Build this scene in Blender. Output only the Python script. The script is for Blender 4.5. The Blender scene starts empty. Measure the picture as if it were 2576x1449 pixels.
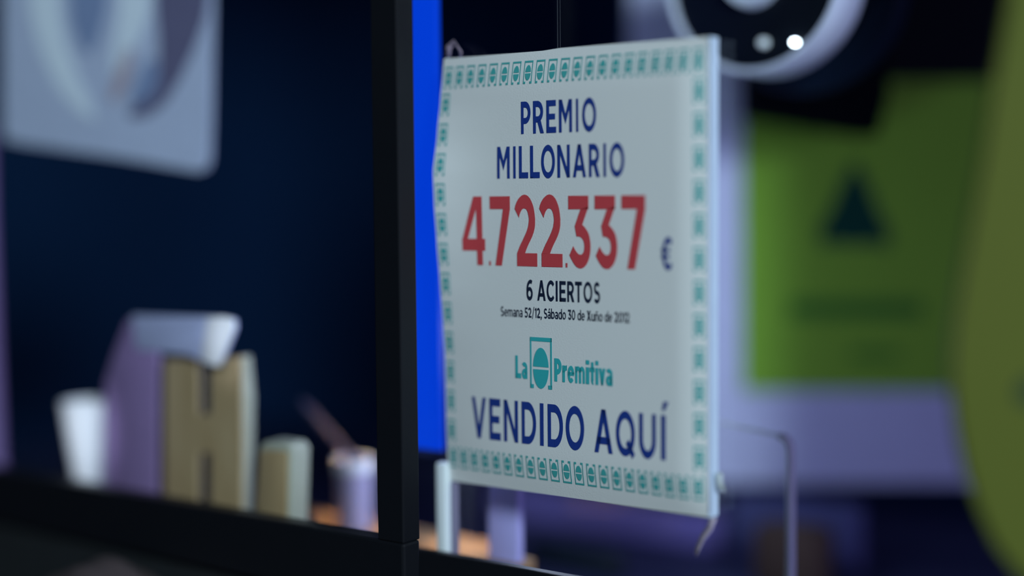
import bpy, bmesh, math, random
from mathutils import Vector, Matrix
random.seed(7)
S = bpy.context.scene
COL = S.collection
Z0 = 1.45                      # height of the poster's centre above the floor

# ------------------------------------------------------------------ camera
YAW, PITCH, ROLL = 0.65022389, -0.06336582, -0.00868806
FPX, CX, CY = 3700.0, 1288.0, 724.5
CAM = Vector((0.55678, -0.79415, 0.05332 + Z0))
FWD = Vector((-math.sin(YAW) * math.cos(PITCH), math.cos(YAW) * math.cos(PITCH), math.sin(PITCH)))
_r = Vector((math.cos(YAW), math.sin(YAW), 0)); _u = _r.cross(FWD)
RGT = _r * math.cos(ROLL) + _u * math.sin(ROLL)
UPV = -_r * math.sin(ROLL) + _u * math.cos(ROLL)
cd = bpy.data.cameras.new('camera'); cam = bpy.data.objects.new('camera', cd); COL.objects.link(cam)
cd.sensor_width = 36.0; cd.lens = FPX / 2576 * 36.0
cd.clip_start = 0.02; cd.clip_end = 60
M = Matrix((RGT, UPV, -FWD)).transposed().to_4x4(); M.translation = CAM
cam.matrix_world = M
cd.dof.use_dof = True
cd.dof.focus_distance = 0.9765
cd.dof.aperture_fstop = cd.lens / 76.0
cd.dof.aperture_blades = 0
S.camera = cam

# ------------------------------------------------------------------ night sky, lamps, exposure
w = bpy.data.worlds.new('night_sky'); S.world = w; w.use_nodes = True
bg = w.node_tree.nodes['Background']
bg.inputs[0].default_value = (0.10, 0.28, 0.80, 1); bg.inputs[1].default_value = 0.010
S.view_settings.view_transform = 'Standard'; S.view_settings.look = 'None'
S.view_settings.exposure = 0.0; S.view_settings.gamma = 1.0
S.view_settings.use_curve_mapping = False

def light(name, kind, loc, power, color, size=0.1, target=None, spot=None, blend=0.5):
    l = bpy.data.lights.new(name, kind); l.energy = power; l.color = color
    if kind == 'AREA': l.shape = 'DISK'; l.size = size
    else: l.shadow_soft_size = size
    if spot: l.spot_size = math.radians(spot); l.spot_blend = blend
    o = bpy.data.objects.new(name, l); COL.objects.link(o); o.location = loc
    if target is not None:
        o.rotation_euler = (Vector(target) - Vector(loc)).to_track_quat('-Z', 'Y').to_euler()
    return o
# lamps added outside: one lights the poster front, two spots the cup and arm
light('street_lamp_light', 'AREA', (2.3, -1.75, Z0 + 0.95), 84, (0.73, 0.90, 1.0), 0.5, (0, 0, Z0))
light('awning_spot', 'SPOT', (-0.22, -0.95, Z0 + 0.55), 46, (0.78, 0.86, 1.0), 0.01, (-0.452, -0.04, Z0 - 0.150), 4.6, 0.7)
light('awning_spot', 'SPOT', (-0.10, -0.95, Z0 + 0.55), 26, (0.70, 0.78, 1.0), 0.01, (-0.283, -0.053, Z0 - 0.052), 2.8, 0.9)
# added fill lights for the shop: cool from above, violet from the right
light('shop_ceiling_light', 'AREA', (-0.2, 1.2, 2.55), 1.1, (0.35, 0.45, 1.0), 0.6, (-0.2, 1.2, 0))
light('shop_side_light', 'AREA', (1.45, 0.22, Z0 + 0.1), 5.5, (0.52, 0.48, 1.0), 0.5, (-0.1, 0.3, Z0 - 0.1))
# added lamp without a body, hidden behind the poster, to light the board
light('counter_light', 'POINT', (-0.12, 0.13, Z0 - 0.06), 1.15, (0.60, 0.72, 1.0), 0.03)
# warm spot over the wooden shelf
light('shelf_warm_spot', 'SPOT', (-0.268, 0.085, Z0 + 0.06), 5.5, (1.0, 0.64, 0.36), 0.008, (-0.272, 0.082, Z0 - 0.216), 24, 0.8)
light('shelf_warm_spot', 'SPOT', (-0.150, 0.080, Z0 - 0.02), 2.4, (1.0, 0.70, 0.42), 0.008, (-0.150, 0.075, Z0 - 0.216), 26, 0.8)

def ray(px, py):
    return FWD + RGT * ((px - CX) / FPX) - UPV * ((py - CY) / FPX)
def at(px, py, d):
    return CAM + ray(px, py) * d
def at_y(px, py, y):
    r = ray(px, py); return CAM + r * ((y - CAM.y) / r.y)
def at_z(px, py, z):
    r = ray(px, py); return CAM + r * ((z - CAM.z) / r.z)

# ------------------------------------------------------------------ materials
MATS = {}
def srgb(c):
    return tuple(((v / 255) / 12.92 if v <= 10 else (((v / 255) + 0.055) / 1.055) ** 2.4) for v in c)
def mat(name, rgb, rough=0.5, metal=0.0, var=0.08, scale=40.0, bump=0.0, emit=None, spec=0.4):
    if name in MATS: return MATS[name]
    m = bpy.data.materials.new(name); m.use_nodes = True; nt = m.node_tree; b = nt.nodes['Principled BSDF']
    tc = nt.nodes.new('ShaderNodeTexCoord'); no = nt.nodes.new('ShaderNodeTexNoise')
    no.inputs['Scale'].default_value = scale; no.inputs['Detail'].default_value = 4
    nt.links.new(tc.outputs['Object'], no.inputs['Vector'])
    mx = nt.nodes.new('ShaderNodeMix'); mx.data_type = 'RGBA'
    mx.inputs[6].default_value = (*[v * (1 - var) for v in rgb], 1)
    mx.inputs[7].default_value = (*[min(1, v * (1 + var)) for v in rgb], 1)
    nt.links.new(no.outputs['Fac'], mx.inputs[0]); nt.links.new(mx.outputs[2], b.inputs['Base Color'])
    b.inputs['Roughness'].default_value = rough; b.inputs['Metallic'].default_value = metal
    b.inputs['Specular IOR Level'].default_value = spec
    if bump:
        bp = nt.nodes.new('ShaderNodeBump'); bp.inputs['Strength'].default_value = bump; bp.inputs['Distance'].default_value = 0.001
        nt.links.new(no.outputs['Fac'], bp.inputs['Height']); nt.links.new(bp.outputs['Normal'], b.inputs['Normal'])
    if emit:
        b.inputs['Emission Color'].default_value = (*emit[:3], 1); b.inputs['Emission Strength'].default_value = emit[3]
    MATS[name] = m; return m
def glass_mat(name, tint=(1, 1, 1), ior=1.45, rough=0.0, haze=0.0):
    if name in MATS: return MATS[name]
    m = bpy.data.materials.new(name); m.use_nodes = True; nt = m.node_tree
    nt.nodes.remove(nt.nodes['Principled BSDF']); out = nt.nodes['Material Output']
    tr = nt.nodes.new('ShaderNodeBsdfTransparent'); tr.inputs[0].default_value = (*tint, 1)
    gl = nt.nodes.new('ShaderNodeBsdfGlossy'); gl.inputs['Roughness'].default_value = rough
    lw = nt.nodes.new('ShaderNodeLayerWeight'); lw.inputs[0].default_value = 0.5     # Schlick: 4 % head-on, more at a glance
    pw = nt.nodes.new('ShaderNodeMath'); pw.operation = 'POWER'; pw.inputs[1].default_value = 5
    fr = nt.nodes.new('ShaderNodeMath'); fr.operation = 'MULTIPLY_ADD'; fr.inputs[1].default_value = 0.9; fr.inputs[2].default_value = 0.03
    nt.links.new(lw.outputs['Facing'], pw.inputs[0]); nt.links.new(pw.outputs[0], fr.inputs[0])
    mx = nt.nodes.new('ShaderNodeMixShader')
    nt.links.new(fr.outputs[0], mx.inputs[0]); nt.links.new(tr.outputs[0], mx.inputs[1]); nt.links.new(gl.outputs[0], mx.inputs[2])
    last = mx
    if haze:
        df = nt.nodes.new('ShaderNodeBsdfDiffuse'); df.inputs[0].default_value = (0.8, 0.85, 1, 1)
        m2 = nt.nodes.new('ShaderNodeMixShader'); m2.inputs[0].default_value = haze
        nt.links.new(mx.outputs[0], m2.inputs[1]); nt.links.new(df.outputs[0], m2.inputs[2]); last = m2
    nt.links.new(last.outputs[0], out.inputs[0])
    MATS[name] = m; return m
def wood_mat(name, c1, c2, scale=(2, 14, 14), rough=0.55):
    if name in MATS: return MATS[name]
    m = bpy.data.materials.new(name); m.use_nodes = True; nt = m.node_tree; b = nt.nodes['Principled BSDF']
    tc = nt.nodes.new('ShaderNodeTexCoord'); mp = nt.nodes.new('ShaderNodeMapping'); mp.inputs['Scale'].default_value = scale
    no = nt.nodes.new('ShaderNodeTexNoise'); no.inputs['Scale'].default_value = 6; no.inputs['Detail'].default_value = 6
    cr = nt.nodes.new('ShaderNodeValToRGB'); cr.color_ramp.elements[0].color = (*c1, 1); cr.color_ramp.elements[1].color = (*c2, 1)
    cr.color_ramp.elements[0].position = 0.3; cr.color_ramp.elements[1].position = 0.7
    nt.links.new(tc.outputs['Object'], mp.inputs[0]); nt.links.new(mp.outputs[0], no.inputs['Vector'])
    nt.links.new(no.outputs['Fac'], cr.inputs[0]); nt.links.new(cr.outputs[0], b.inputs['Base Color'])
    b.inputs['Roughness'].default_value = rough
    MATS[name] = m; return m

M_FRAME = mat('black_frame_paint', (0.006, 0.007, 0.010), 0.45, spec=0.25)
M_NAVY = mat('navy_wall_paint', (0.010, 0.046, 0.14), 0.9, scale=6, var=0.15, spec=0.1)
M_GLASS = glass_mat('window_glass')
M_PAPER = mat('paper', (0.70, 0.72, 0.72), 0.85, var=0.03, scale=900, bump=0.15, spec=0.15)
M_INKN = mat('navy_ink', (0.012, 0.040, 0.240), 0.7, spec=0.15)
M_INKR = mat('red_ink', (0.54, 0.060, 0.072), 0.7, spec=0.15)
M_INKK = mat('black_ink', (0.010, 0.018, 0.045), 0.7, spec=0.15)
M_INKT = mat('teal_ink', (0.035, 0.40, 0.43), 0.7, spec=0.15)
M_TEAL2 = mat('pale_teal_ink', (0.055, 0.36, 0.36), 0.7, spec=0.15)

# ------------------------------------------------------------------ mesh helpers
def smooth(me, ang=40):
    for p in me.polygons: p.use_smooth = True
    try: me.set_sharp_from_angle(angle=math.radians(ang))
    except Exception: pass
def obj(name, bm, m, parent=None, sm=False):
    me = bpy.data.meshes.new(name)
    bmesh.ops.recalc_face_normals(bm, faces=bm.faces[:])
    bm.to_mesh(me); bm.free(); me.materials.append(m)
    if sm: smooth(me)
    o = bpy.data.objects.new(name, me); COL.objects.link(o)
    if parent is not None:
        o.parent = parent; o.matrix_parent_inverse = parent.matrix_world.inverted()
    return o
def empty(name, loc):
    o = bpy.data.objects.new(name, None); COL.objects.link(o); o.location = loc; o.empty_display_size = 0.03
    o.matrix_world = Matrix.Translation(loc); return o
def tag(o, label, cat, group=None):
    o['label'] = label; o['category'] = cat
    if group: o['group'] = group
    return o
def struct(o):
    o['kind'] = 'structure'; return o
def bm_box(x0, x1, y0, y1, z0, z1, bevel=0.0, seg=2):
    bm = bmesh.new()
    vs = [bm.verts.new((x, y, z)) for x in (x0, x1) for y in (y0, y1) for z in (z0, z1)]
    for q in ((0, 1, 3, 2), (4, 6, 7, 5), (0, 4, 5, 1), (2, 3, 7, 6), (0, 2, 6, 4), (1, 5, 7, 3)):
        bm.faces.new([vs[i] for i in q])
    if bevel: bmesh.ops.bevel(bm, geom=bm.edges[:], offset=bevel, segments=seg, affect='EDGES', profile=0.5)
    return bm
def bm_prism(pts, vec, bevel=0.0, seg=2):
    """closed outline of world points pushed along vec"""
    bm = bmesh.new(); vec = Vector(vec)
    a = [bm.verts.new(p) for p in pts]; b = [bm.verts.new(Vector(p) + vec) for p in pts]
    n = len(pts); bm.faces.new(a); bm.faces.new(b[::-1])
    for i in range(n): bm.faces.new((a[i], b[i], b[(i + 1) % n], a[(i + 1) % n]))
    bmesh.ops.recalc_face_normals(bm, faces=bm.faces[:])
    if bevel: bmesh.ops.bevel(bm, geom=bm.edges[:], offset=bevel, segments=seg, affect='EDGES', profile=0.5)
    return bm
def bm_lathe(prof, origin, axis=(0, 0, 1), seg=48, ref=None):
    """profile of (radius, height) turned about axis through origin"""
    bm = bmesh.new(); ax = Vector(axis).normalized(); o = Vector(origin)
    e1 = ax.orthogonal().normalized(); e2 = ax.cross(e1); rings = []
    for r, h in prof:
        if r < 1e-6: rings.append([bm.verts.new(o + ax * h)])
        else: rings.append([bm.verts.new(o + ax * h + (e1 * math.cos(t) + e2 * math.sin(t)) * r)
                            for t in (2 * math.pi * k / seg for k in range(seg))])
    for A, B in zip(rings, rings[1:]):
        for k in range(seg):
            k2 = (k + 1) % seg
            if len(A) == 1 and len(B) == 1: continue
            if len(A) == 1: bm.faces.new((A[0], B[k], B[k2]))
            elif len(B) == 1: bm.faces.new((A[k], B[0], A[k2]))
            else: bm.faces.new((A[k], B[k], B[k2], A[k2]))
    return bm
def bm_tube(path, radii, seg=16):
    bm = bmesh.new(); rings = []
    P = [Vector(p) for p in path]
    for i, p in enumerate(P):
        t = (P[min(i + 1, len(P) - 1)] - P[max(i - 1, 0)]).normalized()
        e1 = t.orthogonal().normalized(); e2 = t.cross(e1); r = radii[i] if hasattr(radii, '__len__') else radii
        rings.append([bm.verts.new(p + (e1 * math.cos(a) + e2 * math.sin(a)) * r) for a in (2 * math.pi * k / seg for k in range(seg))])
    for A, B in zip(rings, rings[1:]):
        for k in range(seg): bm.faces.new((A[k], B[k], B[(k + 1) % seg], A[(k + 1) % seg]))
    bm.faces.new(rings[0][::-1]); bm.faces.new(rings[-1]); return bm

# ------------------------------------------------------------------ room shell
X0, X1, Y1, H = -2.6, 1.9, 2.3, 2.75
struct(obj('floor', bm_box(X0, X1, 0.05, Y1, -0.1, 0), mat('dark_floor', (0.03, 0.035, 0.06), 0.6)))
struct(obj('ceiling', bm_box(X0, X1, 0.05, Y1, H, H + 0.1), mat('dark_ceiling', (0.03, 0.05, 0.11), 0.9)))
struct(obj('wall_back', bm_box(X0, X1, Y1, Y1 + 0.1, 0, H), M_NAVY))
struct(obj('wall_left', bm_box(X0 - 0.1, X0, 0.05, Y1, 0, H), M_NAVY))
struct(obj('wall_right', bm_box(X1, X1 + 0.1, 0.05, Y1, 0, H), M_NAVY))
struct(obj('ground', bm_box(-4, 4, -4, -0.01, -0.1, 0), mat('dark_pavement', (0.02, 0.022, 0.026), 0.8)))
M_FACADE = mat('facade_render', (0.008, 0.011, 0.014), 0.85, scale=30, var=0.3)
RAIL_T = Z0 - 0.196; RAIL_B = Z0 - 0.244
WX0, WX1, WTOP = -1.9, 0.40, 2.25
YF, YB = -0.085, -0.0685                                   # outer (left) sash runs in front of the inner (right) one
MUL0, MUL1 = at_y(941, 700, YF).x, at_y(1006, 700, YF).x
LR_T = at_y(500, 1275, YF).z; LR_B = LR_T - .044           # outer sash rail
struct(obj('wall_front', bm_box(X0, X1, -0.012, 0.05, 0, RAIL_B), M_FACADE))
struct(obj('wall_front_upper', bm_box(X0, X1, -0.09, 0.05, WTOP, H), M_FACADE))
struct(obj('wall_front_side', bm_box(WX1 + 0.05, X1, -0.012, 0.05, RAIL_B, WTOP), M_FACADE))
struct(obj('wall_front_lower', bm_box(X0, MUL1, -0.075, -0.012, 0, LR_B), M_FACADE))
# window: an outer sash on the left and an inner sash on the right, each with rails and a pane
win = struct(empty('window_1', (-0.9, YF, LR_B)))
obj('bottom_rail', bm_box(WX0, MUL1, YF, YB, LR_B, LR_T, 0.002), M_FRAME, win)
obj('top_rail', bm_box(WX0, MUL1, YF, YB, WTOP - 0.05, WTOP, 0.002), M_FRAME, win)
obj('mullion', bm_box(MUL0, MUL1, YF, YB, LR_T, WTOP - 0.05, 0.001), M_FRAME, win)
obj('stile', bm_box(WX0, WX0 + 0.05, YF, YB, LR_T, WTOP - 0.05, 0.002), M_FRAME, win)
obj('pane', bm_box(WX0 + 0.05, MUL0, -.072, -.068, LR_T, WTOP - 0.05), M_GLASS, win)
win2 = struct(empty('window_2', (0.2, 0, RAIL_B)))
RB_T = RAIL_T - .030                                       # the rail's back step carries the pane
bmr = bm_prism([Vector((-.128, y, z)) for y, z in ((-.02, RAIL_B), (-.02, RAIL_T), (-.012, RAIL_T), (-.012, RB_T), (.020, RB_T), (.020, RAIL_B))], (WX1 + .05 + .128, 0, 0), .0012)
obj('bottom_rail', bmr, M_FRAME, win2)
obj('top_rail', bm_box(-.20, WX1 + 0.05, -0.02, 0.026, WTOP - 0.05, WTOP, 0.002), M_FRAME, win2)
obj('stile', bm_box(WX1, WX1 + 0.05, -0.02, 0.026, RAIL_T, WTOP - 0.05, 0.002), M_FRAME, win2)
pane = obj('pane', bm_box(-.17, WX1, 0.011, 0.016, RB_T, WTOP - 0.05), M_GLASS, win2)
M_STREAK = glass_mat('dried_water_streak', haze=0.06)
for px, wd in ((1403, .0008), (1409.5, .0006)):
    a = at_y(px, 110, 0.0108); bm = bmesh.new()
    bm.faces.new([bm.verts.new((a.x + dx, 0.0108, a.z + dz)) for dx, dz in ((-wd / 2, -.02), (wd / 2, -.02), (wd / 2, .12), (-wd / 2, .12))])
    obj('water_streak', bm, M_STREAK, win2)

# ------------------------------------------------------------------ the poster
L_EDGE = [(-148.5, 0.0), (-130, 1.2), (-104, 2.2), (-62, 2.9), (-34, 4.8), (-6, 7.5), (21, 10.2), (49, 12.6), (69, 13.4), (97, 8.2), (119, 4.6), (138, 1.6), (148.5, 0.0)]
def interp(tab, x):
    if x <= tab[0][0]: return tab[0][1]
    for (a, fa), (b, fb) in zip(tab, tab[1:]):
        if x <= b:
            t = (x - a) / (b - a); t = t * t * (3 - 2 * t) * 0.5 + t * 0.5
            return fa + (fb - fa) * t
    return tab[-1][1]
def bow(u, v):
    """how far (mm) the paper stands off its backing"""
    t = min(1.0, max(0.0, (148.5 - abs(v)) / 30.0)); B = 4.5 * math.sin(math.pi / 2 * t)
    r = min(1.0, max(0.0, (105 - u) / 22.0)); B *= math.sin(math.pi / 2 * r)
    k = math.exp(-((u + 105) / 26.0) ** 1.3) if u > -105 else 1.0
    return B * (1 - k) + interp(L_EDGE, v) * k
def sheet(u, v, lift=0.0):
    return Vector((u / 1000, -(bow(u, v) + lift) / 1000, Z0 + v / 1000))

poster = tag(empty('prize_poster', (0, 0, Z0 - 0.1485)), 'white lottery prize poster with red number and teal border taped to the glass', 'poster')
bm = bmesh.new(); NU, NV = 84, 120; g = []
for j in range(NV + 1):
    row = []
    for i in range(NU + 1):
        u = -105 + 210 * i / NU; v = -148.5 + 297 * j / NV
        if j == NV:                                   # hand-cut, slightly uneven top edge
            v += 0.9 * max(0, min(1, (u + 20) / 14)) - 0.9 * max(0, min(1, (u + 20) / 130)) * 0.6 - 0.3
        row.append(bm.verts.new(sheet(u, v)))
    g.append(row)
for j in range(NV):
    for i in range(NU): bm.faces.new((g[j][i], g[j][i + 1], g[j + 1][i + 1], g[j + 1][i]))
obj('paper', bm, M_PAPER, poster, sm=True)

# ---- lettering: glyphs drawn from strokes in a box of height 1
TS, TH = 0.165, 0.185
def rect(x0, y0, x1, y1): return [(x0, y0), (x1, y0), (x1, y1), (x0, y1)]
def ring(cx, cy, rx, ry, tx, ty, a0=0.0, a1=360.0, n=None):
    n = n or max(6, int(abs(a1 - a0) / 9)); out = []
    for k in range(n):
        a = math.radians(a0 + (a1 - a0) * k / n); b = math.radians(a0 + (a1 - a0) * (k + 1) / n)
        out.append([(cx + rx * math.cos(a), cy + ry * math.sin(a)), (cx + rx * math.cos(b), cy + ry * math.sin(b)),
                    (cx + (rx - tx) * math.cos(b), cy + (ry - ty) * math.sin(b)), (cx + (rx - tx) * math.cos(a), cy + (ry - ty) * math.sin(a))])
    return out
def strip(pairs):
    return [[a, c, d, b] for (a, b), (c, d) in zip(pairs, pairs[1:])]
def ell(cx, cy, rx, ry, a0, a1, n=28):
    return [(cx + rx * math.cos(math.radians(a0 + (a1 - a0) * k / n)), cy + ry * math.sin(math.radians(a0 + (a1 - a0) * k / n))) for k in range(n + 1)]
def two():
    P = [((965, 370), (1035, 520)), ((978, 310), (1046, 470)), ((1000, 255), (1060, 430)), ((1025, 210), (1075, 402)), ((1055, 175), (1090, 380)), ((1088, 148), (1107, 368)),
         ((1125, 137), (1125, 365)), ((1160, 145), (1143, 370)), ((1190, 165), (1160, 385)), ((1220, 203), (1174, 412)), ((1245, 255), (1185, 450)), ((1266, 312), (1192, 490)),
         ((1280, 370), (1197, 530)), ((1292, 450), (1198, 560)), ((1300, 540), (1195, 590)), ((1298, 640), (1185, 660)), ((1290, 700), (1170, 712)), ((1275, 760), (1150, 765)), ((1252, 825), (1123, 825)), ((1225, 885), (1095, 885)),
         ((1190, 955), (1060, 955)), ((1160, 1025), (1030, 1025)), ((1130, 1108), (998, 1108))]
    fn = lambda p: ((p[0] - 965) / 365 * 0.62, (1322 - p[1]) / 1160)
    return 0.62, [rect(0.055, 0, 0.62, 0.188)] + strip([(fn(a), fn(b)) for a, b in P])
def three():
    fn = lambda p: ((p[0] - 70) / 368 * 0.62, (1348 - p[1]) / 1203)
    O = [(303, 630), (335, 660), (362, 695), (387, 735), (408, 780), (424, 840), (433, 905), (438, 980), (435, 1060), (428, 1120), (415, 1180), (398, 1232), (375, 1280), (345, 1322), (312, 1350), (275, 1360), (240, 1355), (205, 1338), (175, 1305), (145, 1260), (115, 1205), (85, 1140)]
    I = [(205, 828), (220, 825), (237, 825), (255, 828), (272, 836), (290, 850), (308, 873), (322, 905), (331, 945), (333, 990), (330, 1040), (320, 1080), (305, 1108), (288, 1122), (268, 1128), (250, 1124), (235, 1116), (218, 1100), (202, 1080), (186, 1055), (168, 1022), (150, 985)]
    q = [rect(*fn((70, 372)), *fn((405, 145))), [fn((270, 372)), fn((405, 330)), fn((303, 630)), fn((175, 655))],
         [fn((175, 655)), fn((303, 630)), fn((205, 828))], [fn((405, 372)), fn((270, 372)), fn((405, 320))]]
    return 0.62, q + strip([(fn(a), fn(b)) for a, b in zip(O, I)])
def glyph(ch, TS=TS, TH=TH):
    if ch == 'P': w = .60; return w, [rect(0, 0, TS, 1), rect(TS, 1 - TH, w - .33, 1), rect(TS, .31, w - .33, .31 + TH)] + ring(w - .335, .655, .335, .345, TS, TH, -90, 90)
    if ch == 'R': w = .65; return w, [rect(0, 0, TS, 1), rect(TS, 1 - TH, w - .36, 1), rect(TS, .34, w - .36, .34 + TH), [(.24, .40), (.44, .44), (w, 0), (w - .21, 0)]] + ring(w - .375, .67, .335, .33, TS, TH, -90, 90)
    if ch == 'E': w = .57; return w, [rect(0, 0, TS, 1), rect(0, 1 - TH, w - .01, 1), rect(0, .41, w - .06, .41 + TH * .95), rect(0, 0, w, TH)]
    if ch == 'M': w = .78; return w, [rect(0, 0, TS, 1), rect(w - TS, 0, w, 1), [(0, 1), (.19, 1), (w / 2, .56), (w / 2, .25)], [(w, 1), (w / 2, .25), (w / 2, .56), (w - .19, 1)]]
    if ch == 'I': return TS, [rect(0, 0, TS, 1)]
    if ch == 'O': return .86, ring(.43, .5, .43, .515, TS, TH)
    if ch == '0': return .66, ring(.33, .5, .33, .515, TS, TH)
    if ch == 'L': w = .52; return w, [rect(0, 0, TS, 1), rect(0, 0, w, TH)]
    if ch == 'N': w = .72; return w, [rect(0, 0, TS, 1), rect(w - TS, 0, w, 1), [(0, 1), (.17, 1), (w, 0), (w - .17, 0)]]
    if ch == 'A': w = .80; return w, [[(0, 0), (.18, 0), (.49, 1), (.31, 1)], [(w, 0), (.49, 1), (.31, 1), (w - .18, 0)], rect(.12, .2, .68, .2 + TH * .92)]
    if ch == 'V': w = .78; return w, [[(0, 1), (.18, 1), (.48, 0), (.30, 0)], [(w, 1), (.48, 0), (.30, 0), (w - .18, 1)]]
    if ch == 'C': return .76, ring(.43, .5, .43, .515, TS, TH, 40, 320)
    if ch == 'T': w = .62; return w, [rect(0, 1 - TH, w, 1), rect(w / 2 - TS / 2, 0, w / 2 + TS / 2, 1)]
    if ch == 'S':
        ry = (.515 + TH / 2) / 2; yu = 1.015 - ry
        return .60, ring(.30, yu, .285, ry, TS, TH, 28, 270) + ring(.30, 1 - yu, .30, ry, TS, TH, 90, -152)
    if ch == 'D': w = .76; return w, [rect(0, 0, TS, 1), rect(TS, 1 - TH, w - .42, 1), rect(TS, 0, w - .42, TH)] + ring(w - .43, .5, .43, .5, TS, TH, -90, 90)
    if ch == 'Q': return .86, ring(.43, .5, .43, .515, TS, TH) + [[(.45, .27), (.57, .38), (.86, .05), (.74, -.06)]]
    if ch == 'U': return .70, [rect(0, .41, TS, 1), rect(.70 - TS, .41, .70, 1)] + ring(.35, .41, .35, .425, TS, TH, 180, 360)
    if ch == 'Í': return TS, [rect(0, 0, TS, 1), [(.03, 1.10), (.14, 1.10), (.27, 1.30), (.09, 1.30)]]
    if ch == 'X': w = .66; return w, [[(0, 0), (.2, 0), (w, 1), (w - .2, 1)], [(0, 1), (.2, 1), (w, 0), (w - .2, 0)]]
    if ch == '4': w = .64; return w, [rect(0, .21, w, .385), rect(.40, 0, .40 + TS, 1), [(0, .37), (.33, 1), (.50, 1), (.155, .37)]]
    if ch == '7': w = .60; return w, [rect(0, 1 - TH, w, 1), [(.39, 1 - TH), (.6, 1 - TH), (.34, 0), (.145, 0)]]
    if ch == '2': return two()
    if ch == '3': return three()
    if ch == '.': return .1, [rect(0, 0, .1, .062)]
    if ch == '5': w = .60; return w, [rect(.06, 1 - TH, w - .04, 1), rect(.06, .45, .06 + TS * .95, 1), rect(.06, .45, .28, .45 + TH)] + ring(.27, .31, .33, .325, TS, TH, 90, -150)
    if ch == '6': return .62, ring(.31, .32, .31, .335, TS, TH) + ring(.40, .50, .40, .515, TS, TH, 62, 205)
    if ch == '1': return .30, [rect(.30 - TS, 0, .30, 1), [(0, .84), (.14, 1), (.30, 1), (.05, .72)]]
    if ch == '/': return .46, [[(0, -.12), (.12, -.12), (.46, 1.1), (.34, 1.1)]]
    if ch == ',': return .2, [rect(.03, 0, .2, .17), [(.03, .02), (.2, .02), (.12, -.17), (.02, -.17)]]
    if ch == '€': return .70, ring(.42, .5, .36, .515, TS, TH, 48, 312) + [rect(0, .55, .52, .66), rect(0, .35, .50, .46)]
    # lower case, x-height .72
    x = .72; t = TS * .92; h = TH * .85
    if ch == 'e': return .60, ring(.30, x / 2, .30, x / 2 + .012, t, h, 0, 318) + [rect(.06, .30, .58, .30 + h * .85)]
    if ch in 'aá':
        q = [rect(.54 - t, 0, .54, x * .66)] + ring(.25, x - .235, .29, .247, t, h, 0, 140) + ring(.25, .215, .25, .225, t, h * .9)
        if ch == 'á': q.append([(.2, .80), (.32, .80), (.44, 1.02), (.26, 1.02)])
        return .54, q
    if ch in 'nñ':
        q = [rect(0, 0, t, x), rect(.56 - t, 0, .56, x - .27)] + ring(.28, x - .275, .28, .287, t, h, 0, 180)
        if ch == 'ñ': q += [rect(.1, .84, .46, .95)]
        return .56, q
    if ch == 'm': return .92, [rect(0, 0, t, x), rect(.46 - t / 2, 0, .46 + t / 2, x - .25), rect(.92 - t, 0, .92, x - .25)] + ring(.23 + t / 4, x - .255, .23 + t / 4, .267, t, h, 0, 180) + ring(.69 - t / 4, x - .255, .23 + t / 4, .267, t, h, 0, 180)
    if ch == 'r': return .38, [rect(0, 0, t, x)] + ring(.36, x - .30, .36, .31, t, h * 1.15, 92, 180) + [rect(.30, x - h * 1.1, .38, x + .01)]
    if ch == 'b': return .62, [rect(0, 0, t, 1.03)] + ring(.32, x / 2, .30, x / 2 + .012, t, h)
    if ch == 'd': return .62, [rect(.62 - t, 0, .62, 1.03)] + ring(.30, x / 2, .30, x / 2 + .012, t, h)
    if ch == 'o': return .62, ring(.31, x / 2, .31, x / 2 + .012, t, h)
    if ch == 'u': return .56, [rect(.56 - t, 0, .56, x), rect(0, .27, t, x)] + ring(.28, .275, .28, .287, t, h, 180, 360)
    if ch == 'i': return t * 1.1, [rect(0, 0, t * 1.1, x), rect(-.01, .83, t * 1.12, 1.02)]
    if ch == 't': return .40, [rect(.10, .16, .10 + t, .95), rect(0, x - h, .40, x)] + ring(.28, .18, .18, .19, t, h, 180, 280)
    if ch == 'v': w = .60; return w, [[(0, x), (t * 1.15, x), (.40, 0), (.20, 0)], [(w, x), (.40, 0), (.20, 0), (w - t * 1.15, x)]]
    raise KeyError(ch)
def clip_half(poly, ax, c, keep_less):
    out = []
    for i in range(len(poly)):
        a, b = poly[i], poly[(i + 1) % len(poly)]
        ia = (a[ax] <= c) == keep_less or abs(a[ax] - c) < 1e-9; ib = (b[ax] <= c) == keep_less or abs(b[ax] - c) < 1e-9
        if ia: out.append(a)
        if ia != ib:
            t = (c - a[ax]) / (b[ax] - a[ax]); out.append((a[0] + (b[0] - a[0]) * t, a[1] + (b[1] - a[1]) * t))
    return out
def slabs(poly, step=5.0):
    pieces = [poly]
    for ax in (0, 1):
        nxt = []
        for p in pieces:
            lo, hi = min(q[ax] for q in p), max(q[ax] for q in p); k = math.floor(lo / step) + 1; rest = p
            while k * step < hi - 1e-6:
                a = clip_half(rest, ax, k * step, True)
                if len(a) > 2: nxt.append(a)
                rest = clip_half(rest, ax, k * step, False); k += 1
                if len(rest) < 3: break
            if len(rest) > 2: nxt.append(rest)
        pieces = nxt
    return pieces
def print_mesh(name, polys, m, parent, lift=0.35, surf=sheet, label=None):
    bm = bmesh.new()
    for p in polys:
        for q in slabs(p):
            vs = [bm.verts.new(surf(a, b, lift)) for a, b in q]
            try: f = bm.faces.new(vs)
            except ValueError: continue
    me = bpy.data.meshes.new(name); bm.normal_update()
    for f in bm.faces:
        if f.normal.y > 0: f.normal_flip()
    bm.to_mesh(me); bm.free(); me.materials.append(m)
    o = bpy.data.objects.new(name, me); COL.objects.link(o); o.parent = parent
    o.matrix_parent_inverse = parent.matrix_world.inverted()
    if label: o['label'] = label
    return o
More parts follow.
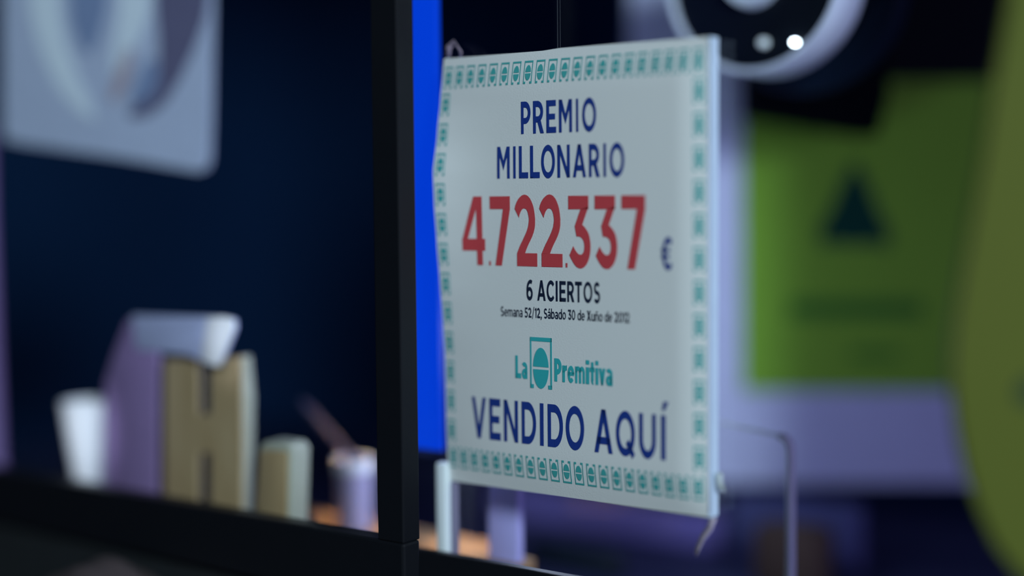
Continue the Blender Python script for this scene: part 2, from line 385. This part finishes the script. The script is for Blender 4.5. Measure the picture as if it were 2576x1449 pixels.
def place(ch, x0, x1, v0, v1, ts=TS, th=TH):
    w, polys = glyph(ch, ts, th)
    sx = (x1 - x0) / w; sy = v1 - v0
    return [[(x0 + x * sx, v0 + y * sy) for x, y in p] for p in polys]
def word(s, x0, x1, v0, v1, gap=.09, ts=TS, th=TH):
    ws = [glyph(c, ts, th)[0] for c in s]; tot = sum(ws) + gap * (len(s) - 1); k = (x1 - x0) / tot; x = x0; out = []
    for c, wd in zip(s, ws):
        out += place(c, x, x + wd * k, v0, v1, ts, th); x += (wd + gap) * k
    return out
LINES = [
 ('headline_lettering', M_INKN, 93.64, 115.08, [('P', -34.69, -26.78), ('R', -24.68, -15.89), ('E', -13.85, -5.92), ('M', -3.71, 6.77), ('I', 9.92, 11.7), ('O', 14.76, 25.62)], 'navy headline PREMIO'),
 ('headline_lettering', M_INKN, 64.18, 85.66, [('M', -54.69, -44.21), ('I', -41.33, -39.29), ('L', -36.59, -29.0), ('L', -27.36, -19.53), ('O', -18.29, -7.12), ('N', -5.19, 4.83), ('A', 7.19, 17.53), ('R', 19.79, 28.34), ('I', 31.1, 33.05), ('O', 35.85, 46.93)], 'navy headline MILLONARIO'),
 ('prize_number', M_INKR, 5.34, 52.3, [('4', -84.17, -65.34), ('.', -62.44, -60.94), ('7', -61.2, -44.38), ('2', -40.52, -22.11), ('2', -20.15, -1.5), ('.', 0.93, 2.43), ('3', 3.25, 20.81), ('3', 23.98, 41.39), ('7', 44.59, 62.47)], 'large red number 4.722.337'),
 ('euro_sign', M_INKN, 5.55, 25.92, [('€', 74.18, 82.52)], 'small navy euro sign'),
 ('caption_lettering', M_INKK, -17.3, -3.68, [('6', -31.25, -26.11), ('A', -22.32, -15.45), ('C', -14.54, -8.47), ('I', -7.18, -5.63), ('E', -4.15, 1.01), ('R', 2.13, 7.75), ('T', 8.32, 13.84), ('O', 15.1, 21.97), ('S', 23.21, 27.98)], 'black line 6 ACIERTOS'),
 ('footer_lettering', M_INKN, -114.84, -86.12, [('V', -80.03, -67.22), ('E', -64.37, -54.4), ('N', -51.59, -39.41), ('D', -36.31, -24.13), ('I', -20.98, -17.92), ('D', -14.54, -2.06), ('O', 0.19, 14.97), ('A', 23.01, 37.24), ('Q', 39.69, 54.23), ('U', 57.35, 69.98), ('Í', 73.67, 77.09)], 'navy line VENDIDO AQUÍ'),
]
for nm, m, v0, v1, chars, lab in LINES:
    polys = []
    for ch, a, b in chars: polys += place(ch, a, b, v0, v1)
    print_mesh(nm, polys, m, poster, label=lab)
polys = []
for s, a, b in (('Semana', -53.15, -34.73), ('52/12,', -32.9, -18.78), ('Sábado', -16.95, 0.89), ('30', 2.65, 8.37), ('de', 10.21, 15.94), ('Xuño', 17.69, 29.84), ('de', 31.56, 37.14), ('2012', 39.03, 50.46)):
    polys += word(s, a, b, -29.05, -22.35, ts=.155, th=.165)
print_mesh('date_lettering', polys, M_INKK, poster, label='small black date line')
def bracket(x0, x1, v0, v1, bar, stem, fw, fh, flip=False):
    q = [rect(x0, v1 - bar, x1, v1), rect(x0, v0, x0 + stem, v1), rect(x1 - stem, v0, x1, v1), rect(x0, v0, x0 + fw, v0 + fh), rect(x1 - fw, v0, x1, v0 + fh)]
    if flip: q = [[(x, v0 + v1 - y) for x, y in p] for p in q]
    return q
def split_oval(cx, cy, rx, ry, gap):
    a = math.degrees(math.asin(gap / 2 / ry))
    return [ell(cx, cy, rx, ry, a, 180 - a), ell(cx, cy, rx, ry, 180 + a, 360 - a)]
lg = bracket(-28.84, -10.72, -76.4, -41.92, 2.7, 1.3, 3.1, 2.7) + split_oval(-19.92, -62.6, 6.48, 13.76, 1.75)
print_mesh('logo_emblem', lg, M_INKT, poster, label='teal bracket and split oval emblem')
HT, HH = .235, .225
lt = place('L', -41.33, -36.38, -70.6, -55.15, HT, HH) + place('a', -35.81, -31.1, -70.6, -55.15, HT, HH)
print_mesh('logo_article', lt, M_INKT, poster, label='teal lettering La')
lt = []
for ch, a, b in (('P', -8.75, -2.87), ('r', -2.29, 1.47), ('e', 1.95, 7.34), ('m', 8.01, 15.81), ('i', 16.54, 19.3), ('t', 19.67, 23.51), ('i', 24.07, 26.44), ('v', 26.81, 31.88), ('a', 32.19, 37.41)):
    lt += place(ch, a, b, -70.6, -55.15, HT, HH)
print_mesh('logo_lettering', lt, M_INKT, poster, label='teal lettering Premitiva')
def motif(cx, cy, flip=False):
    x0, x1, v0, v1 = cx - 3.55, cx + 3.55, cy - 7.7, cy + 7.7; s = 1 if flip else -1
    return bracket(x0, x1, v0, v1, 1.25, .58, 1.9, 1.45, flip) + split_oval(cx, cy + s * .35, 2.35, 5.1, .95)
xs = [-99 + 9.9 * i for i in range(21)]
ys = [115.9 - 20.68 * i for i in range(12)]
for nm, pts, fl in (('border_print', [(x, 134.5) for x in xs], False), ('border_print', [(x, -130.7) for x in xs], True),
                    ('border_print', [(-99.6, y) for y in ys], False), ('border_print', [(99.7, y) for y in ys], False)):
    polys = []
    for x, y in pts: polys += motif(x, y, fl)
    print_mesh(nm, polys, M_TEAL2, poster, label='teal row of small bracketed ovals')

# clear acrylic board the poster is stuck on, with a bright cut edge
board = tag(empty('acrylic_board', (0, 0.005, Z0 - 0.15)), 'clear acrylic board behind the prize poster showing a bright cut edge', 'board')
bx0, bx1, bz0, bz1, by0, by1 = -0.1035, 0.1065, Z0 - 0.1487, Z0 + 0.1487, 0.0006, 0.0098
obj('clear_sheet', bm_box(bx0 + .0012, bx1 - .0012, by0 + .001, by1 - .001, bz0 + .0012, bz1 - .0012), glass_mat('clear_acrylic'), board)
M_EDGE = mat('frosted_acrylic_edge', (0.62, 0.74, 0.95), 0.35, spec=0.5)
obj('cut_edge', bm_box(bx1 - .0012, bx1, by0, by1, bz0, bz1), M_EDGE, board)
obj('cut_edge', bm_box(bx0, bx0 + .0012, by0, by1, bz0, bz1), M_EDGE, board)
obj('cut_edge', bm_box(bx0 + .0012, bx1 - .0012, by0, by1, bz0, bz0 + .0012), M_EDGE, board)

# torn tape left on the glass
M_TAPE = mat('old_clear_tape', (0.34, 0.27, 0.36), 0.4, var=0.3, scale=300)
def ribbon(name, pts, width, m, label):
    bm = bmesh.new(); prev = None
    for i, (x, y, z, tw) in enumerate(pts):
        t = Vector(pts[min(i + 1, len(pts) - 1)][:3]) - Vector(pts[max(i - 1, 0)][:3]); t.normalize()
        side = t.cross(Vector((0, -1, 0))).normalized(); side.rotate(Matrix.Rotation(tw, 3, t))
        a = bm.verts.new(Vector((x, y, z)) - side * width / 2); b = bm.verts.new(Vector((x, y, z)) + side * width / 2)
        if prev: bm.faces.new((prev[0], prev[1], b, a))
        prev = (a, b)
    o = obj(name, bm, m, sm=True); md = o.modifiers.new('thick', 'SOLIDIFY'); md.thickness = 0.0003
    return tag(o, label, 'tape')
c0 = at_y(1122, 140, 0.004); c1 = at_y(1140, 104, 0.004); c2 = at_y(1162, 132, 0.004); c3 = at_y(1152, 146, 0.004)
ribbon('tape_scrap', [(c0.x, .006, c0.z, .2), (c0.x * .6 + c1.x * .4, .004, c0.z * .4 + c1.z * .6, .5), (c1.x, .006, c1.z, .9), (c2.x, .003, c2.z, .5), (c3.x, .007, c3.z, .2)], 0.0042, M_TAPE, 'crumpled scrap of tape above a top corner of the poster')
e = [at_y(x, y, 0.0085) for x, y in ((1796, 1300), (1785, 1330), (1768, 1352), (1757, 1376), (1750, 1396))]
M_TAPE2 = mat('beige_tape', (0.36, 0.30, 0.38), 0.5, var=0.2)
ribbon('tape_strip', [(p.x, .0085, p.z, .15 * i) for i, p in enumerate(e)], 0.0045, M_TAPE2, 'thin beige tape strip hanging below the poster corner')
g0 = at_y(1806, 1190, .004); g1 = at_y(1812, 1238, .004)
ribbon('tape_patch', [(g0.x, .004, g0.z, 0), ((g0.x + g1.x) / 2, .003, (g0.z + g1.z) / 2, .2), (g1.x, .005, g1.z, .1)], 0.006, mat('clear_tape', (.62, .68, .70), .3), 'short pale tape patch wrapped on the acrylic board edge')

# ------------------------------------------------------------------ blue light strip on the mullion
SY = .020
zb = at_y(1070, 1137, SY).z; sx0, sx1 = at_y(1020, 700, SY).x, at_y(1102, 700, SY).x
strip_o = tag(empty('light_strip', (sx0, SY, zb)), 'glowing blue light strip between the black mullion and the poster', 'light')
obj('diffuser', bm_box(sx0, sx1, SY, SY + .006, zb + .002, WTOP - .06, .0008), mat('blue_glow', (0.0, 0.01, 0.06), 0.5, emit=(0.0004, 0.043, 0.66, 1.0), spec=.1), strip_o)
obj('end_cap', bm_box(sx0 - .0004, sx1 + .0004, SY - .0004, SY + .0064, zb - .003, zb + .002, .0004), mat('dark_blue_cap', (0.01, 0.02, 0.08), .4), strip_o)

# ------------------------------------------------------------------ display ledge inside the window
LZ = Z0 - 0.216
bright_part = tag(empty('wooden_shelf', (-0.23, .06, LZ)), 'warm lit wooden shelf end behind the mullion', 'shelf')
FY = 0.050; FX0, FX1 = at_y(1226, 1300, FY).x, at_y(1302, 1300, FY).x
M_WOOD = wood_mat('ledge_wood', (0.26, 0.15, 0.08), (0.42, 0.27, 0.15))
for ya, yb, xe in ((.0215, .0465, FX0), (.047, .072, FX1), (.0725, .0975, FX1 - .040)):
    obj('plank', bm_box(-.360, xe, ya, yb, LZ - .018, LZ, .0008), M_WOOD, bright_part)
obj('bracket', bm_box(-.30, -.28, .051, .09, LZ - .09, LZ - .018, .001), M_FRAME, bright_part)
LZL = LR_T - .018
lx = at_y(752, 1300, -.05).x
dl = tag(empty('display_ledge', (-1.0, -.03, LZL)), 'dark navy display ledge running behind the left pane', 'ledge')
obj('board', bm_prism([Vector((x, y, LZL - .014)) for x, y in ((WX0 + .05, -.054), (lx, -.054), (lx, -.028), (lx - .050, .010), (WX0 + .05, .010))], (0, 0, .014), .001), mat('navy_ledge_paint', (0.010, 0.016, 0.045), .7, spec=.15), dl)
for x in (-1.5, -1.0, -0.5):
    obj('bracket', bm_box(x - .01, x + .01, -.012, .008, LZL - .05, LZL - .014, .001), M_FRAME, dl)

# white card in the left pane
def img_plane(px, py, P, n):          # where the sight line meets the plane of a thing
    r = ray(px, py); return CAM + r * ((P - CAM).dot(n) / r.dot(n))
ccen = at(300, 200, 1.24); cn = Vector((0.28, -0.96, 0)).normalized()
out = [(8, -260), (540, -260), (533, 0), (528, 300), (524, 405), (515, 425), (497, 432), (300, 397), (60, 362), (14, 352), (8, 335)]
card = tag(empty('hanging_card', img_plane(260, 390, ccen, cn)), 'white card with grey and blue swirls hanging in the left pane', 'card')
cpts = [img_plane(x, y, ccen, cn) for x, y in out]
obj('card_sheet', bm_prism(cpts, -cn * .004), mat('white_card', (0.47, 0.55, 0.74), .8, spec=.1), card)
def blot(pts, m, lift):
    bm = bmesh.new()
    bm.faces.new([bm.verts.new(img_plane(x, y, ccen, cn) + cn * lift) for x, y in pts]); return obj('printed_swirl', bm, m, card)
def sweep(path, lift, m):
    bm = bmesh.new(); prev = None
    for (x, y, w), nx in zip(path, path[1:] + [None]):
        if nx: dx, dy = nx[0] - x, nx[1] - y; l = math.hypot(dx, dy); nxv = (-dy / l, dx / l)
        a = bm.verts.new(img_plane(x + nxv[0] * w, y + nxv[1] * w, ccen, cn) + cn * lift)
        b = bm.verts.new(img_plane(x - nxv[0] * w, y - nxv[1] * w, ccen, cn) + cn * lift)
        if prev: bm.faces.new((prev[0], prev[1], b, a))
        prev = (a, b)
    return obj('printed_swirl', bm, m, card)
P_PALE = mat('pale_blue_print', (0.72, 0.84, 1.0), .8, spec=.1); P_DARK = mat('slate_print', (0.13, 0.13, 0.23), .8, spec=.1)
P_BLUE = mat('steel_blue_print', (0.22, 0.30, 0.50), .8, spec=.1); P_PINK = mat('dusty_pink_print', (0.42, 0.36, 0.44), .8, spec=.1)
sweep([(100, -250, 40), (108, -60, 40), (118, 40, 38), (140, 130, 34), (175, 210, 30), (215, 270, 18), (240, 300, 4)], .0006, P_PALE)
blot([(165, -250), (275, -250), (270, 20), (252, 90), (228, 138), (205, 120), (180, 60)], P_BLUE, .0007)
sweep([(345, -250, 42), (345, -40, 42), (338, 30, 38), (322, 90, 32), (305, 150, 22), (290, 185, 8)], .0008, P_PALE)
sweep([(330, 120, 6), (318, 170, 16), (302, 215, 18), (285, 255, 8)], .0010, P_PINK)
sweep([(465, -250, 72), (462, -60, 70), (455, 40, 62), (445, 110, 46), (428, 180, 32), (398, 240, 27), (362, 274, 22), (325, 290, 8)], .0005, P_DARK)
sweep([(385, 150, 10), (378, 190, 26), (360, 230, 26), (335, 260, 10)], .0009, P_BLUE)
hook = bm_tube([img_plane(300, -255, ccen, cn) - cn * .002, img_plane(300, -255, ccen, cn) - cn * .002 + Vector((0, 0, .25))], .0012, 8)
obj('hanging_cord', hook, M_FRAME, card)

# wooden letter H
M_KHAKI = wood_mat('khaki_wood', (0.38, 0.27, 0.135), (0.50, 0.385, 0.22), (10, 10, 2))
hn = Vector((0.05, -1, 0)).normalized(); hc = at_y(505, 1290, -.038)
def on(px, py, P, n): return img_plane(px, py, P, n)
def footed(pts): return [Vector((p.x, p.y, max(p.z, LZL))) for p in pts]
Hpts = [(414, 1300), (414, 905), (498, 902), (498, 1042), (529, 1042), (529, 900), (604, 897), (607, 1300), (529, 1300), (529, 1140), (498, 1140), (498, 1300)]
ltr = tag(empty('letter_block', Vector((hc.x, hc.y, LZL))), 'wooden letter H standing upright on the display ledge', 'letter')
obj('letter_face', bm_prism(footed([on(x, y, hc, hn) for x, y in Hpts]), -hn * .003), M_KHAKI, ltr, sm=True)
Ep = [(592, 1300), (589, 898), (604, 897), (613, 1000), (607, 1300)]
obj('thick_edge', bm_prism(footed([on(x, y, hc - hn * .003, hn) for x, y in Ep]), -hn * .012, .001), mat('pale_wood_edge', (.42, .44, .36), .6), ltr, sm=True)
# smaller wooden block beside it
sc_ = at_y(690, 1312, -.050); sn = Vector((0.0, -1, 0))
blk = tag(empty('wooden_block', Vector((sc_.x, sc_.y, LZL))), 'short khaki wooden block with pale rim next to the letter H', 'block')
Bp = [(640, 1330), (653, 1140), (660, 1132), (716, 1136), (722, 1145), (718, 1330)]
obj('front_face', bm_prism(footed([on(x, y, sc_, sn) for x, y in Bp]), (0, .002, 0), .0005), M_KHAKI, blk, sm=True)
Bb = [(638, 1330), (652, 1126), (664, 1110), (722, 1116), (734, 1132), (728, 1330)]
obj('body', bm_prism(footed([on(x, y, sc_ + Vector((0, .002, 0)), sn) for x, y in Bb]), (-.002, .021, 0), .0016), mat('pale_wood_edge', (.42, .44, .36), .6), blk, sm=True)

# pale bent stand arching over the H
M_LAV = mat('lavender_plastic', (0.30, 0.21, 0.44), .5, spec=.3)
M_PALE = mat('pale_plastic', (0.56, 0.62, 0.96), .4)
stn = Vector((.05, -1, 0)).normalized(); stc = at_y(330, 1262, -.0500)
Sp = [(264, 1300), (264, 960), (285, 890), (318, 806), (345, 792), (380, 810), (398, 905), (394, 940), (392, 1300)]
st = tag(empty('bent_stand', Vector((stc.x, stc.y, LZL))), 'lavender bent stand whose pale arm arches over the wooden H', 'stand')
obj('upright', bm_prism(footed([on(x, y, stc, stn) for x, y in Sp]), -stn * .004, .001), M_LAV, st, sm=True)
Ap = [(330, 793), (560, 797), (584, 803), (586, 828), (548, 922), (520, 916), (470, 893), (398, 886), (340, 880)]
Tp = [(520, 800), (560, 797), (584, 803), (586, 828), (548, 922), (520, 916), (505, 900)]
obj('arm_tip', bm_prism([on(x, y, stc + stn * .0025, stn) for x, y in Tp], -stn * .002, .0006), mat('white_tip', (.92, .95, 1.0), .4), st, sm=True)  # arm end painted whiter for the light that falls on it
obj('arm', bm_prism([on(x, y, stc + stn * .0015, stn) for x, y in Ap], -stn * .0055, .0014), M_PALE, st, sm=True)

# white tapered cup
cc = at_y(222, 1232, -.030)
tag(obj('white_cup', bm_lathe([(0, 0), (.0095, 0), (.0115, .002), (.0160, .036), (.0215, .073), (.0200, .073), (.0145, .036), (.0095, .004), (0, .004)], (cc.x + .001, -.030, LZL), seg=48), mat('white_porcelain', (0.86, 0.88, 0.92), .35), sm=True), 'small bright white tapered cup beside the bent stand', 'cup')

# pen cup with pen
pc = at_z(893, 1328, LZ); pr = 48 * 1.2 / FPX; pt = 0.0560
cup = tag(empty('pen_cup', Vector((pc.x, pc.y, LZ))), 'lavender white pen cup standing beside the mullion', 'cup')
M_LCUP = mat('lavender_ceramic', (0.40, 0.38, 0.60), .4)
obj('body', bm_lathe([(0, 0), (pr * .86, 0), (pr * .90, .002), (pr, pt), (pr - .0015, pt), (pr * .84, .003), (0, .003)], (pc.x, pc.y, LZ)), M_LCUP, cup, sm=True)
obj('rim', bm_lathe([(pr - .0015, pt - .009), (pr + .0008, pt - .009), (pr + .0015, pt - .004), (pr + .0008, pt + .001), (pr - .0015, pt + .001), (pr - .0015, pt - .009)], (pc.x, pc.y, LZ)), mat('white_rim', (.8, .84, .95), .3), cup, sm=True)
pa = at(757, 1005, 1.215); pb = at(925, 1205, 1.205)
pen = tag(empty('pen', pb), 'dark slanting pen leaning out of the pen cup', 'pen')
M_PEN = mat('dusky_pen', (0.032, 0.026, 0.05), .6)
mid = pb.lerp(pa, .82)
obj('barrel', bm_tube([pb, mid], [.0042, .0042]), M_PEN, pen, sm=True)
obj('tip', bm_tube([mid, pb.lerp(pa, .92), pa], [.0042, .0034, .0010]), mat('pen_tip', (.05, .045, .09), .5), pen, sm=True)

# white clip at the poster's lower corner, violet folder behind the glass
zc = at_y(1120, 1166, -.003).z
clip = tag(empty('white_clip', Vector((-.11, 0, RAIL_T))), 'narrow white upright clip on the rail between blue strip and poster', 'clip')
M_CLIP = mat('white_plastic', (0.84, 0.92, 1.0), .4)
obj('clip_body', bm_box(-.1135, -.1045, -.0045, .0035, RB_T, zc, .0012), M_CLIP, clip, sm=True)
obj('clip_lip', bm_box(-.1045, -.0985, 0.0005, .0035, RB_T, Z0 - .150, .0008), mat('grey_plastic', (.24, .22, .34), .5), clip, sm=True)
fy2 = FY; x_c, x_d = FX0, FX1
tag(obj('violet_folder', bm_box(x_c, x_d, fy2, fy2 + .008, LZ, at_y(1250, 1120, fy2).z, .0015), mat('violet_white_lacquer', (0.50, 0.48, 0.92), .5), sm=True), 'upright violet folder partly hidden by the poster on the wooden shelf', 'folder')

# post at the far left edge
vp = at_y(-18, 1200, -.030)
tag(obj('violet_post', bm_lathe([(0, 0), (.011, 0), (.011, .003), (.0095, .008), (.0085, .12), (.0082, .24), (.0092, .30), (.006, .315), (0, .317)], (vp.x, vp.y, LZL), seg=32), mat('violet_enamel', (0.26, 0.17, 0.42), .4), sm=True), 'slim violet turned post at the end of the ledge below the card', 'post')

# rolled cloth on the outer sill
sillz = LR_B - .075
struct(obj('sill', bm_box(X0, MUL1, -.17, -.075, sillz - .03, sillz, .003), M_FACADE))
q = at_y(275, 1440, -.115)
bm = bmesh.new()
bmesh.ops.create_uvsphere(bm, u_segments=40, v_segments=20, radius=1)
for v in bm.verts:
    n = 1 + .06 * math.sin(5 * v.co.x + 2 * v.co.z) + .04 * math.sin(9 * v.co.y + 3 * v.co.x)
    v.co = Vector((v.co.x * .075 * n, v.co.y * .036 * n, max(v.co.z, -.75) * .040 * n))
lo = min(v.co.z for v in bm.verts)
for v in bm.verts: v.co += Vector((q.x, -.115, sillz - lo))
tag(obj('cloth_bundle', bm, mat('brown_cloth', (0.075, 0.055, 0.060), .95, var=.3, scale=200, bump=.4), sm=True), 'dim brown cloth bundle on the outer sill below the left pane', 'cloth')

# ------------------------------------------------------------------ acrylic screen inside
ay = 0.16
sp = [(1985, 1700), (1985, 1140), (1981, 1118), (1970, 1104), (1955, 1096), (1805, 1063)]
ap = [at_y(x, y, ay) for x, y in sp]
zl = at_y(1985, 1700, ay).z; zt = at_y(1805, 1063, ay).z
prof = [Vector((-.12, ay, zl))] + ap[:1] + ap[1:] + [Vector((-.12, ay, ap[-1].z))]
scr = tag(empty('acrylic_screen', Vector((0, ay, zl))), 'clear acrylic counter screen with a rounded top corner', 'screen')
obj('clear_sheet', bm_prism(prof, (0, .004, 0)), glass_mat('clear_acrylic'), scr)
ed = [Vector((p.x, ay + .002, p.z)) for p in ap]
M_EDGE2 = mat('violet_acrylic_edge', (0.80, 0.88, 1.0), .3)
def bar_path(pts, hw, y0, y1, m, nm, parent):
    bm = bmesh.new(); prev = None
    for i, p in enumerate(pts):
        t = (pts[min(i + 1, len(pts) - 1)] - pts[max(i - 1, 0)]).normalized(); s = Vector((t.z, 0, -t.x)) * hw
        ring_ = [bm.verts.new((p.x + s.x * a, b, p.z + s.z * a)) for a, b in ((-1, y0), (1, y0), (1, y1), (-1, y1))]
        if prev:
            for k_ in range(4): bm.faces.new((prev[k_], prev[(k_ + 1) % 4], ring_[(k_ + 1) % 4], ring_[k_]))
        else: bm.faces.new(ring_)
        prev = ring_
    bm.faces.new(prev[::-1]); return obj(nm, bm, m, parent)
bar_path(ed[:5], .0016, ay - .002, ay + .007, M_EDGE2, 'polished_edge', scr)
bar_path(ed[4:], .0006, ay, ay + .004, M_EDGE2, 'top_edge', scr)
ctz = zl
# ------------------------------------------------------------------ drum spotlight
dc = at(1890, -62, 1.125); ax = Vector((0, 1, 0))
drum = tag(empty('drum_spotlight', dc), 'round black drum spotlight with silver rim hanging over the poster', 'spotlight')
M_SIL = mat('silver_rim', (0.72, 0.80, 1.0), .35); M_BLK = mat('black_enamel', (0.004, 0.006, 0.010), .35, spec=.3)
R = 245 * 1.125 / FPX
obj('face', bm_lathe([(0, .004), (R * .95, .004), (R * .95, .006), (0, .006)], dc, ax, 64), M_BLK, drum)
obj('front_rim', bm_lathe([(R * .945, 0), (R * .985, -.001), (R, .002), (R, .044), (R * .985, .046), (R * .945, .046), (R * .945, 0)], dc, ax, 72), M_SIL, drum, sm=True)
obj('hub_ring', bm_lathe([(R * .20, -.004), (R * .31, -.006), (R * .33, .004), (R * .20, .004), (R * .20, -.004)], dc, ax, 48), M_SIL, drum, sm=True)
obj('back_flange', bm_lathe([(0, .088), (R * 1.10, .088), (R * 1.15, .092), (R * 1.15, .104), (R * 1.10, .108), (0, .108)], dc, ax, 72), mat('dark_blue_enamel', (0.003, 0.009, 0.025), .6, spec=.1), drum, sm=True)
def glint_dot(px, py, r, e, nm):  # highlights on the drum, drawn as small glowing dots
    p = img_plane(px, py, dc + Vector((0, 0, 0)), ax); bm = bm_lathe([(0, -r), (r * .7, -r * .7), (r, 0), (r, .004), (0, .004)], p, ax, 20)
    return obj(nm, bm, mat(nm + '_glow%d' % px, (.8, .9, 1), .3, emit=(.72, .90, 1.0, e)), drum, sm=True)
glint_dot(1997, 106, .0012, 30.0, 'led'); glint_dot(1918, 107, .0034, .26, 'led')
obj('housing', bm_lathe([(0, .046), (R * .8, .046), (R * .8, .088), (0, .088)], dc, ax, 64), M_BLK, drum)
obj('stem', bm_tube([dc + Vector((0, .10, 0)), Vector((dc.x, dc.y + .10, H))], .008), M_BLK, drum, sm=True)

# ------------------------------------------------------------------ back board with green poster
wn = Vector((math.sin(YAW), -math.cos(YAW), 0)); WP = at(2000, 700, 1.40)
def wp(px, py, off=0.0): return img_plane(px, py, WP + wn * off, wn)
def wquad(x0, x1, y0, y1, off, th): return bm_prism([wp(x0, y1, off), wp(x1, y1, off), wp(x1, y0, off), wp(x0, y0, off)], wn * th)
tag(obj('white_board', wquad(1580, 2720, -480, 1207, -.02, .02), mat('white_board_paint', (0.55, 0.60, 0.82), .7, spec=.2)), 'big pale board behind the drum spotlight carrying the green poster', 'board')
gp = tag(empty('green_poster', wp(2100, 985)), 'green poster with a dark tree-like emblem on the pale board', 'poster')
obj('green_field', wquad(1868, 2700, 205, 982, .0003, .0015), mat('green_print', (0.22, 0.45, 0.045), .8, scale=5, var=.12, spec=.1), gp)
obj('black_band', wquad(1868, 2700, -470, 205, .0003, .0015), mat('black_print', (0.004, 0.006, 0.010), .8, spec=.1), gp)
tree = [(2150, 405), (2178, 450), (2205, 520), (2240, 590), (2232, 625), (2185, 612), (2150, 618), (2110, 612), (2068, 618), (2058, 585), (2095, 515), (2122, 450)]
obj('emblem', bm_prism([wp(x, y, .0019) for x, y in tree], wn * .0006), mat('dark_green_print', (0.004, 0.055, 0.035), .8, spec=.1), gp)
for x0, x1, y0, y1 in ((1985, 2320, 755, 800), (2140, 2260, 880, 905)):
    obj('printed_bar', wquad(x0, x1, y0, y1, .0019, .0006), mat('forest_print', (0.06, 0.22, 0.03), .8, spec=.1), gp)
# black equipment box hung in front of the poster
bb = [wp(x, y, .03) for x, y in ((1858, 300), (2165, 350), (2190, 250), (2190, -480), (1858, -480))]
tag(obj('black_box', bm_prism(bb, wn * .07, .003), mat('black_box_plastic', (0.002, 0.003, 0.005), .95, spec=.03)), 'black box hanging between the drum spotlight and the green poster', 'box')
# lime sign hung outside in front of the right end of the window
LP = at(2600, 700, .75); ln = Vector((math.sin(YAW) * .9, -math.cos(YAW), 0)).normalized()
L0 = [(2552, -200), (2540, 0), (2520, 110), (2498, 230), (2474, 400), (2446, 560), (2420, 700), (2402, 820), (2395, 920), (2400, 1010), (2412, 1100), (2434, 1200), (2465, 1290), (2505, 1375), (2560, 1445), (2620, 1490), (2680, 1500), (2730, 1450), (2755, 1380), (2765, 1200), (2762, 950), (2750, 600), (2735, 200), (2720, -200), (2690, -300), (2650, -330), (2600, -300)]
lm = tag(empty('lime_sign', img_plane(2680, 1500, LP, ln)), 'large lime green rounded hanging sign with a dark round spot', 'sign')
obj('shaped_panel', bm_prism([img_plane(x, y, LP, ln) for x, y in L0], -ln * .010, .0015), mat('lime_print', (0.088, 0.105, 0.014), .7, scale=6, spec=.15), lm)
c = img_plane(2592, 985, LP, ln)
obj('dark_spot', bm_lathe([(0, 0), (.0075, 0), (.0075, .0008), (0, .0008)], c, ln, 40), mat('dark_olive_print', (.02, .04, .012), .8), lm)
t_ = img_plane(2650, -322, LP, ln)
obj('hanging_rod', bm_tube([t_ - ln * .005, Vector((t_.x, t_.y, 2.42)), Vector((t_.x, -.012, 2.42))], .004, 10), M_FRAME, lm)

# ------------------------------------------------------------------ counter with things on it
cy0 = 0.30
ctop = at_y(1600, 1500, cy0).z
con = tag(empty('shop_counter', Vector((0, .5, 0))), 'dark navy shop counter under the pale board', 'counter')
obj('worktop', bm_box(-1.2, .9, .14, .75, zl - .03, zl, .003), mat('navy_laminate', (.03, .035, .10), .5), con)
obj('front_panel', bm_box(-1.18, .88, .16, .18, 0, zl - .03), mat('navy_panel', (.015, .02, .05), .6), con)
# panel backs seen below the poster
def block(nm, px0, px1, py0, y, dep, m, lab, cat, bev=.004):
    p0 = at_y(px0, py0, y); p1 = at_y(px1, py0, y)
    return tag(obj(nm, bm_box(p0.x, p1.x, y, y + dep, zl, p0.z, bev), m, sm=True), lab, cat)
block('violet_binder_case', 1235, 1800, 1215, .46, .03, mat('violet_card', (.19, .16, .50), .7), 'wide violet case standing behind the poster on the counter', 'case')
block('dark_monitor', 1312, 1558, 1352, .30, .02, mat('dark_teal_plastic', (.004, .010, .020), .5), 'dark low device below the poster in front of the violet case', 'device', .012)
block('cardboard_box', 1885, 2058, 1315, .36, .04, mat('brown_card', (.06, .035, .030), .8), 'dim brown box behind the acrylic screen', 'box', .010)
block('violet_partition', 1830, 2155, 1238, .46, .02, mat('indigo_card', (.09, .10, .27), .7), 'indigo partition behind the brown box below the pale board', 'partition')
